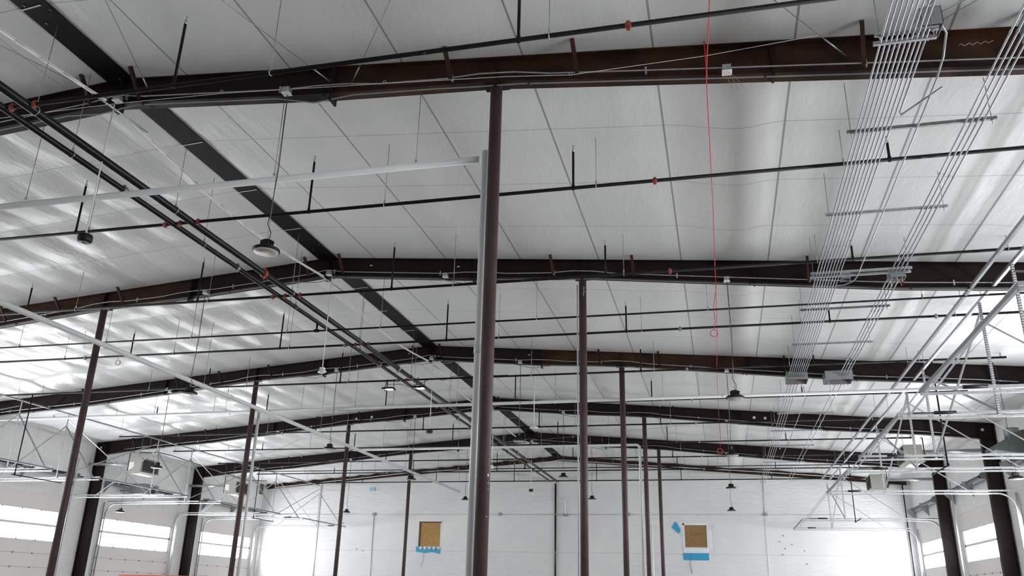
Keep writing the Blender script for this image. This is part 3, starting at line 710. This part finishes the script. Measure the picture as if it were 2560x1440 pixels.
MB().tube([(9.06, FY[3] - .2, 8.1), (9.07, FY[3] - .2, 7.4), (9.03, FY[3] - .2, 7.15)], .01, 6).build('wire_tail', 'red', t)
MB().tube(coil((9.02, FY[3] - .2, 6.98), .1, 3), .011, 5).build('coil', 'red', t)
t = thing('red_wire', (-6, 19, 7.6), 'Pink wire with a small coil hanging in the far left beside the leftmost column', 'wire')
MB().tube([(-8.6, 19.3, 8.63), (-8.55, 19.3, 8.1), (-7.3, 19.3, 7.97), (-7.3, 19.3, 7.7)], .006, 5).build('wire', 'pink', t); MB().tube(coil((-7.3, 19.3, 7.6), .075, 3), .005, 5).build('coil', 'pink', t)
t = thing('loose_wires', (9.26, FY[0] - .2, 8.1), 'Three thin pink wires dangling from the box on the nearest frame', 'wire')
for a in (.12, .2, .28): MB().tube([(9.24 + a * .2, FY[0] - .2, 8.1), (9.26 + a * .6, FY[0] - .2, 7.95), (9.26 + a, FY[0] - .2, 7.78 - .1 * a)], .003, 5).build('wire', 'pink', t)
t = thing('loose_wires', (1.3, FY[4] - .2, 8.7), 'Bright red tangle of wire on the fifth frame right of the ridge', 'wire')
for a in range(9): an = a * .7; MB().tube([(1.42, FY[4] - .18, 8.62), (1.42 + .1 * math.cos(an), FY[4] - .22, 8.62 + .12 * math.sin(an)), (1.42 + .16 * math.cos(an + .5), FY[4] - .2, 8.62 + .18 * math.sin(an + .5))], .009, 5).build('wire', 'red', t)

# ------------------------------------------------------------------ bracing cables near the first frames
CB = [((3.66, 9.42, 8.78), (2.2, 5.4, 9.0), 'Steel cable slanting from the top left to an eye bolt on the nearest frame'),
      ((4.08, 9.42, 8.72), (6.5, 6.2, 8.55), 'Steel bracing cable slanting up right from the nearest frame left of the splice'),
      ((.6, 9.42, 9.0), (2.4, 4.9, 8.95), 'Thin steel cable from the top edge to the nearest frame near the ridge'),
      ((-.25, 9.42, 9.02), (-2.0, 5.0, 9.0), 'Thin steel cable crossing the ceiling at the far upper left'),
      ((10.73, 9.42, 8.2), (8.3, 6.4, 8.45), 'Steel bracing cable slanting to a bright eye bolt right of the red wire'),
      ((11.35, 9.42, 8.17), (13.2, 7.3, 8.02), 'Steel bracing cable rising right behind the nine-pipe run')]
for a, b_, lb in CB:
    a = Vector(a); b_ = Vector(b_); t = thing('bracing_cable', a, lb, 'cable', 'roof bracing cables'); d = (a - b_).normalized()
    MB().tube([a, b_], .006, 6).build('cable', 'rod', t)
    MB().tube([a - d * .35, a + d * .12], .011, 8).build('eye_bolt', 'galv', t)
t = thing('string_line', (6.5, 9.4, 8.33), 'Slack white string tied along the nearest frame right of the big column', 'string')
MB().tube([(-2.4, 9.42, 8.85), (.1, 9.42, 8.84), (1.95, 9.4, 8.76), (4.6, 9.4, 8.57), (6.4, 9.38, 8.42), (7.3, 9.38, 8.32), (9.06, 9.38, 8.36), (10.5, 9.36, 8.45)], .005, 5).build('string', 'white', t)
for x, z in ((1.95, 8.72), (4.6, 8.52), (7.3, 8.27), (10.5, 8.47)): MB().tube(arc((x, 9.36, z + .05), .022, 0, 2 * math.pi, 10, 'xz'), .006, 5, False).build('ring_clip', 'galv', t)
# thin cables in the farther bays
for i, (a, b_, lb) in enumerate([((9.0, 33.5, 8.35), (-1.5, 39.8, 8.75), 'Thin cable slanting across the bay between the fourth and fifth frames'),
                                 ((-9.3, 34, 8.1), (-15.8, 39.5, 7.7), 'Thin cable slanting down toward the left in the fourth bay')]):
    tag(MB().tube([a, b_], .006, 5).build('bracing_cable', 'rod'), lb, 'cable', 'roof bracing cables')

# ------------------------------------------------------------------ overhead door hardware
def door_hw(sd, a, b_, lb, full=True):
    side = 'left' if sd < 0 else 'right'
    XW = sd * 18.33; ZT = 5.25; XE = sd * 12.5
    t = thing('door_track', (XW, (a + b_) / 2, 0), 'Galvanized door track ' + lb, 'door track', 'overhead door tracks')
    for y, q in ((a - .02, 1), (b_ + .02, -1)):
        m = MB()
        if full:
            r_ = .5; cx = XW - sd * r_
            pts = [(XW, y, .1), (XW, y, ZT - r_)] + [(cx + sd * r_ * math.cos(u), y, ZT - r_ + r_ * math.sin(u)) for u in np.linspace(0, math.pi / 2, 9)][1:] + [(XE, y, ZT)]
        else: pts = [(XW, y, .1), (XW, y, 6.6)]
        for p0, p1 in zip(pts[:-1], pts[1:]): m.bar(p0, p1, .05, .045, (0, 0, 1) if abs(Vector(p1).x - Vector(p0).x) > .01 else (1, 0, 0))
        m.build('track', 'galv', t)
        if full:
            m = MB(); m.angle((XW, y + q * .03, ZT + .07), (XE, y + q * .03, ZT + .07), .05, .006); m.build('track_angle', 'galv', t)
            m = MB(); m.angle((sd * 18.4, y - q * .12, 0), (sd * 18.4, y - q * .12, 5.3), .06, .006); m.build('jamb_angle', 'galvd', t)
            m = MB(); m.angle((sd * 14.35, y, ZT), (sd * 14.35, y, 7.62), .05, .006); m.build('hanger_angle', 'perf', t)
            m = MB(); m.angle((sd * 14.35, y, 7.2), (sd * 12.75, y, ZT + .05), .035, .005); m.angle((sd * 14.35, y, 7.2), (sd * 17.0, y, ZT + .05), .035, .005); m.build('side_brace', 'galv', t)
            m = MB(); m.tube([(sd * 13.6, y + q * .02, ZT + .1), (sd * 13.2, y + q * .02, ZT + .1)], .035, 10); m.tube([(sd * 13.2, y + q * .02, ZT + .1), (sd * 12.8, y + q * .02, ZT + .1)], .012, 8); m.build('spring_bumper', 'spring', t)
    if full:
        m = MB(); m.angle((XE, a - .05, ZT + .03), (XE, b_ + .05, ZT + .03), .055, .006); m.build('end_spreader', 'galvd', t)
        m = MB(); x = sd * 14.37; m.angle((x, a, 7.45), (x, b_, ZT + .1), .035, .005); m.angle((x, b_, 7.45), (x, a, ZT + .1), .035, .005); m.build('cross_brace', 'galv', t)
    zs = 6.2; xs_ = sd * 18.22
    s = thing('spring_shaft', (xs_, (a + b_) / 2, zs), 'Spring shaft ' + lb, 'spring shaft', 'door spring shafts')
    MB().tube([(xs_, a - .25, zs), (xs_, b_ + .25, zs)], .016, 8).build('shaft', 'galv', s)
    mid = (a + b_) / 2
    for y0, y1 in ((a + .5, mid - .3), (mid + .3, b_ - .5)):
        m = MB(); nn = 20; m.tube([(xs_, y0 + (y1 - y0) * j / (nn * 2), zs) for j in range(nn * 2 + 1)], [.062 if j % 2 else .07 for j in range(nn * 2 + 1)], 12); m.build('torsion_spring', 'spring', s)
    for y in (a - .08, b_ + .08, a + .25, b_ - .25):
        MB().tube([(xs_, y - .05, zs), (xs_, y - .02, zs), (xs_, y + .05, zs)], [.12, .09, .085], 16).build('cable_drum', 'galvd', s)
    for y in (a - .2, mid, b_ + .2):
        MB().prism([(sd * 18.48, zs - .5), (sd * 18.48, zs + .1), (xs_ - sd * .12, zs + .1), (xs_ - sd * .12, zs - .1)], 'y', y - .006, y + .006).build('bearing_bracket', 'galvd', s)
    MB().box((sd * 18.49, a - .3, zs - .12), (sd * 18.42, b_ + .3, zs - .06)).build('header_angle', 'galv', s)
for sd, j, lb, full in [(-1, 2, 'at the far left edge, nearest on the left wall', True), (-1, 3, 'over the leftmost full overhead door, below the left unit heater', True), (-1, 4, 'over the second left overhead door with a bright window', True), (-1, 5, 'over the farthest left overhead door by the far corner', True),
                    (1, 1, 'at the right edge, nearest the camera', True), (1, 2, 'on the right, second nearest, with long bright rails', True), (1, 3, 'on the right, over the door at the right picture edge', True), (1, 4, 'of the right-wall door between the two brown legs', False), (1, 5, 'over the farthest right overhead door by the far corner', True)]:
    door_hw(sd, DOORS[j][0], DOORS[j][1], lb, full)
for x, mm, wd, lb in ((-14.33, 'galvd', .06, 'Long grey angle running lengthwise below the roof at the left side'), (14.37, 'galv', .06, 'Long bright steel angle running lengthwise at right, lower of the pair'),
               (13.98, 'galvd', .06, 'Long grey strut running lengthwise at right, beside the brighter one')):
    t = thing('roof_angle', (x, 20, 7.63), lb, 'steel angle', 'lengthwise hanging angles')
    m = MB(); m.angle((x, 5, 7.63), (x, 45.5 if x > 0 else 46.5, 7.63), wd, .006); m.build('angle', mm, t)
    for y in FY: m = MB(); m.box((x - .02, y - .03, 7.62), (x + .02, y + .03, zbot(x) + .02)); m.build('clip', 'galvd', t)
    for y in np.arange(7, 45, 5.4): MB().tube([(x, y, 7.64), (x, y, ztop(x) - .01)], .006, 6).build('hanger_rod', 'rod', t)

# ------------------------------------------------------------------ unit heaters with flues
for sd, y0, xl, lb in ((-1, 31.75, -18.45, 'Grey unit heater with dark louvres under the left side of the fourth frame'), (-1, 39.4, -18.45, 'Grey unit heater left, partly behind the white-piped column'),
                   (1, 33.0, 18.45, 'Grey unit heater at right, upper one behind the door rails'), (1, 40.7, 18.45, 'Grey unit heater at right, lower and farther one')):
    xa, xb = sd * 15.5, sd * 16.18; z0, z1 = 6.42, 7.02; y1 = y0 + 1.25
    if sd > 0: z0, z1 = (6.62, 7.24)
    t = thing('unit_heater', (sd * 15.8, y0 + .5, z0), lb, 'unit heater', 'unit heaters')
    m = MB(); m.box((xa + sd * .05, y0, z0), (xb, y1, z1)); m.prism([(xa + sd * .05, z0), (xb, z0), (xb - sd * .12, z0 - .07), (xa + sd * .2, z0 - .07)], 'y', y0 + .05, y1 - .05); m.build('cabinet', 'heater', t)
    MB().box((xa + sd * .045, y0 + .12, z0 + .05), (xa + sd * .052, y1 - .05, z1 - .05)).build('louvre_recess', 'dark', t)
    for q in range(7):
        z = z0 + .09 + q * .073; m = MB(); m.add([(xa + sd * .05, y0 + .12, z), (xa + sd * .05, y1 - .05, z), (xa - sd * .01, y1 - .05, z - .025), (xa - sd * .01, y0 + .12, z - .025), (xa + sd * .05, y0 + .12, z + .008), (xa + sd * .05, y1 - .05, z + .008), (xa - sd * .01, y1 - .05, z - .017), (xa - sd * .01, y0 + .12, z - .017)],
            [(0, 1, 2, 3), (7, 6, 5, 4), (0, 3, 7, 4), (1, 5, 6, 2), (3, 2, 6, 7), (0, 4, 5, 1)]); m.build('louvre', 'heater', t)
    if sd < 0: MB().box((xb - sd * .02, y0 - .008, z0 + .1), (xb - sd * .26, y0, z0 + .42)).build('label_plate', 'paper', t)
    m = MB(); m.tube([(xb, y0 + .3, z1 - .22), (xl, y0 + .3, z1 - .2)], .065, 16); m.build('flue_pipe', 'galv', t)
    m = MB(); m.tube(arc((xb + sd * .12, y0 + .7, z0 + .3), .16, 0, 2 * math.pi, 12, 'xz'), .015, 6, False); m.box((xb, y0 + .5, z0 + .1), (xb + sd * .18, y0 + .9, z0 + .45)); m.build('fan_guard', 'fixture', t)
    for x in (xa + sd * .15, xb - sd * .1):
        m = MB(); m.tube([(x, y0 + .5, z1), (x, y0 + .5, ztop(x) - .01)], .008, 6); m.build('hanger_rod', 'rod', t)
    x = xb + sd * .06; m = MB(); m.tube([(x, y0 + .05, z0), (x, y0 + .05, z1 + .25), (x, y0 + .3, z1 + .3)], .02, 8); m.build('gas_line', 'spring', t)
# gas line along the left heaters and exhaust blower below the first heater
tag(MB().tube([(-16.2, 32.3, 7.33), (-15.2, 32.3, 7.33), (-15.0, 33, 7.3), (-15.0, 39.3, 7.05), (-13.9, 39.6, 7.02)], .018, 8).build('gas_pipe', 'main'), 'Thin black gas pipe slanting right from the first left unit heater', 'pipe')
t = thing('exhaust_blower', (-16.9, 34.6, 6.1), 'Mottled grey exhaust box mounted on the wall below the left unit heater', 'blower')
MB().box((-17.9, 34.3, 5.78), (-17.1, 35.3, 6.25)).build('housing', 'galvd', t); MB().tube([(-17.08, 34.8, 6.0), (-17.0, 34.8, 6.0)], .18, 16).build('motor', 'spring', t)
MB().box((-18.48, 34.4, 5.9), (-17.9, 34.46, 5.96)).build('bracket', 'galvd', t)
t = thing('exhaust_hood', (17.9, 29.6, 6.3), 'Dark green-grey sloped exhaust hood on the wall at the right picture edge', 'hood')
MB().prism([(18.48, 6.1), (18.48, 6.95), (18.1, 6.9), (17.3, 6.45), (17.3, 6.3)], 'y', 28.6, 29.7).build('hood', 'hood', t); MB().tube([(18.0, 29.15, 6.75), (18.0, 29.15, 7.05)], .22, 16).build('collar', 'galvd', t)
t = thing('wall_louvre', (-14.5, 39.9, 6.9), 'Small dark louvred grille hanging by the white-piped column', 'grille')
m = MB(); m.box((-14.72, 40.2, 6.42), (-14.62, 40.6, 7.0)); m.build('frame', 'heater', t)
for q in range(6): MB().box((-14.61, 40.24, 6.48 + q * .085), (-14.60, 40.56, 6.53 + q * .085)).build('slot', 'dark', t)
MB().tube([(-14.67, 40.4, 7.0), (-14.67, 40.4, ztop(14.67) - .01)], .008, 6).build('hanger_rod', 'rod', t)

# ------------------------------------------------------------------ far wall fittings
def yw(e): return YE - e
def wall_conduit(pts, lb, r=.014, mm='galv'):
    tag(MB().tube(pts, r, 6).build('wall_conduit', mm), lb, 'conduit', 'conduits on the far wall')
y = yw(.02)
wall_conduit([(-17.6, y, 6.07), (14.95, y, 6.07)], 'Thin grey conduit running level across the whole far wall')
wall_conduit([(-14.6, y, .1), (-14.6, y, 7.9)], 'Vertical conduit on the far wall, leftmost one')
wall_conduit([(-11.0, y, .1), (-11.05, y, 6.0)], 'Vertical conduit on the far wall below the left junction box')
wall_conduit([(11.15, y, 6.0), (11.2, y, 8.1)], 'Vertical conduit on the far wall, right of the right boarded opening')
wall_conduit([(11.15, y, .1), (11.15, y, 5.95)], 'White seam conduit down the far wall under the right junction box', .012, 'white')
for x, lb in ((-11.05, 'left end'), (-3.35, 'left of the central column'), (3.95, 'between the two right columns'), (11.2, 'right of the right boarded opening')):
    tag(MB().box((x - .09, yw(.07), 6.0), (x + .09, yw(0.001), 6.17)).build('wall_box', 'galvd'), 'Small grey electrical box on the far wall conduit, ' + lb, 'electrical box', 'boxes on the far wall')
t = thing('boarded_opening', (-7.45, YE, 4.9), 'Left boarded square opening in the far wall with bright plywood and blue tape', 'boarded opening', 'boarded openings')
MB().box((-8.1, yw(.012), 4.3), (-6.9, yw(.001), 5.62)).build('board', 'osb', t)
m = MB(); m.box((-8.17, yw(.05), 4.25), (-8.1, yw(.001), 5.68)); m.box((-8.17, yw(.05), 5.6), (-6.85, yw(.001), 5.68)); m.build('rough_frame', 'column', t)
m = MB(); m.box((-8.13, yw(.07), 5.66), (-6.83, yw(.001), 5.7)); m.build('torn_flap', 'vinyltape', t)
for q in range(5): MB().lathe((-8.0 + q * .27, yw(.06), 4.2), [(0, -.1), (.09, -.05), (.1, .02), (.05, .09), (0, .1)], 10).build('insulation_tuft', 'vinyltape', t)
m = MB(); m.prism([(-8.32, 4.28), (-7.85, 4.12), (-7.5, 4.15), (-6.85, 4.2), (-6.85, 3.87), (-7.3, 3.98), (-7.75, 3.92), (-8.28, 3.98)], 'y', yw(.03), yw(.015)); m.build('blue_tape', 'bluetape', t)
MB().tube([(-7.8, yw(.03), 3.95), (-7.85, yw(.04), 3.5), (-7.95, yw(.03), 3.15)], .01, 5).build('loose_wire', 'rod', t)
t = thing('boarded_opening', (7.5, YE, 4.9), 'Right boarded square opening in the far wall with darker written-on plywood and foil', 'boarded opening', 'boarded openings')
MB().box((6.95, yw(.012), 4.38), (8.1, yw(.001), 5.55)).build('board', 'osbd', t)
m = MB(); m.box((6.85, yw(.03), 5.52), (8.1, yw(.001), 5.62)); m.box((6.83, yw(.03), 4.3), (6.93, yw(.001), 5.62)); m.box((6.93, yw(.03), 4.32), (8.1, yw(.001), 4.37)); m.build('white_trim', 'white', t)
m = MB(); m.box((8.1, yw(.03), 4.2), (8.4, yw(.002), 5.65)); m.box((6.6, yw(.02), 5.6), (8.3, yw(.003), 5.72)); m.box((6.85, yw(.025), 4.1), (8.15, yw(.002), 4.3)); m.prism([(6.45, 5.7), (6.85, 5.72), (6.85, 4.8)], 'y', yw(.022), yw(.004)); m.build('foil_edge', 'foil', t)
m = MB(); m.box((6.82, yw(.03), 3.72), (8.15, yw(.01), 4.08)); m.build('blue_tape', 'bluetape', t)
m = MB(); m.prism([(6.28, 5.4), (6.45, 5.68), (6.55, 5.66), (6.75, 5.2), (6.62, 5.08)], 'y', yw(.035), yw(.023)); m.build('blue_tape', 'bluetape', t)
# black scribble of two marker lines on the board
for zz, xa, xb in ((5.08, 7.25, 7.95), (5.0, 7.3, 7.9)):
    m = MB(); x = xa
    while x < xb:
        h = random.uniform(.02, .05); m.box((x, yw(.0135), zz), (x + .018, yw(.012), zz + h)); m.box((x, yw(.0135), zz + h * .4), (x + .045, yw(.012), zz + h * .4 + .01)); x += random.uniform(.045, .08)
    m.build('marker_writing', 'dark', t)
MB().tube([(7.45, yw(.03), 4.05), (7.2, yw(.04), 3.8), (7.15, yw(.04), 3.5), (7.25, yw(.03), 3.05)], .014, 5).build('loose_wire', 'rod', t)
tag(MB().box((-11.45, yw(.06), 7.42), (-11.1, yw(.002), 7.62)).build('blue_box', 'bluebox'), 'Small pale blue electrical box high on the far wall, left part', 'electrical box')
t = thing('wall_light', (.05, YE, 6.6), 'Slim bright vertical strip light on the far wall right of the black standpipe', 'strip light')
MB().tube([(.45, yw(.1), 6.1), (.4, yw(.1), 7.0)], .035, 10).build('tube', 'white', t); MB().box((.33, yw(.14), 5.98), (.6, yw(.001), 6.08)).build('bracket', 'galvd', t)
# frame conduits on end rafter
tag(MB().tube([(-17.5, 46.98, 7.62), (-9, 46.98, 8.42), (-5, 46.98, 8.62), (-.3, 46.98, 8.97), (.2, 46.98, 9.05), (4, 46.98, 8.75), (12, 46.98, 8.2), (17.5, 46.98, 7.75)], .02, 6).build('end_frame_conduit', 'pvc'), 'Pale conduit laid along the slim end frame on the far wall', 'conduit')
# small tears in the vinyl of the far wall, lower right and left
pos = [(-13.0, 5.55), (-13.1, 4.62), (-13.3, 4.2), (-12.0, 4.1), (-11.6, 4.0), (12.0, 5.0), (12.05, 4.35), (11.9, 4.05), (13.0, 4.25), (13.05, 3.6), (11.8, 4.7), (12.4, 4.55)]
for i, (x, z) in enumerate(pos):
    m = MB(); q = .035; m.prism([(x - q, z + q), (x + q, z + q * .6), (x, z - q)], 'y', yw(.02), yw(.004))
    tag(m.build('vinyl_tear', 'ridge'), 'Small dark tear in the far white wall on its %s side' % ('left' if x < 0 else 'right'), 'tear', 'small tears %s on the far wall' % ('left' if x < 0 else 'right'))

# ------------------------------------------------------------------ orange rack beam at the bottom left
t = thing('pallet_rack', (-8.7, 25, 0), 'Orange steel rack beam just showing at the bottom edge, left side', 'rack')
MB().box((-10.42, 24.95, 1.98), (-6.9, 25.05, 2.085)).build('beam', 'orangebeam', t)
MB().box((-10.42, 26.0, 1.98), (-6.9, 26.1, 2.085)).build('beam', 'orangebeam', t)
for x in (-10.47, -6.85):
    for yy in (25.0, 26.05): MB().box((x - .04, yy - .04, 0), (x + .04, yy + .04, 2.03)).build('upright', 'orangebeam', t)
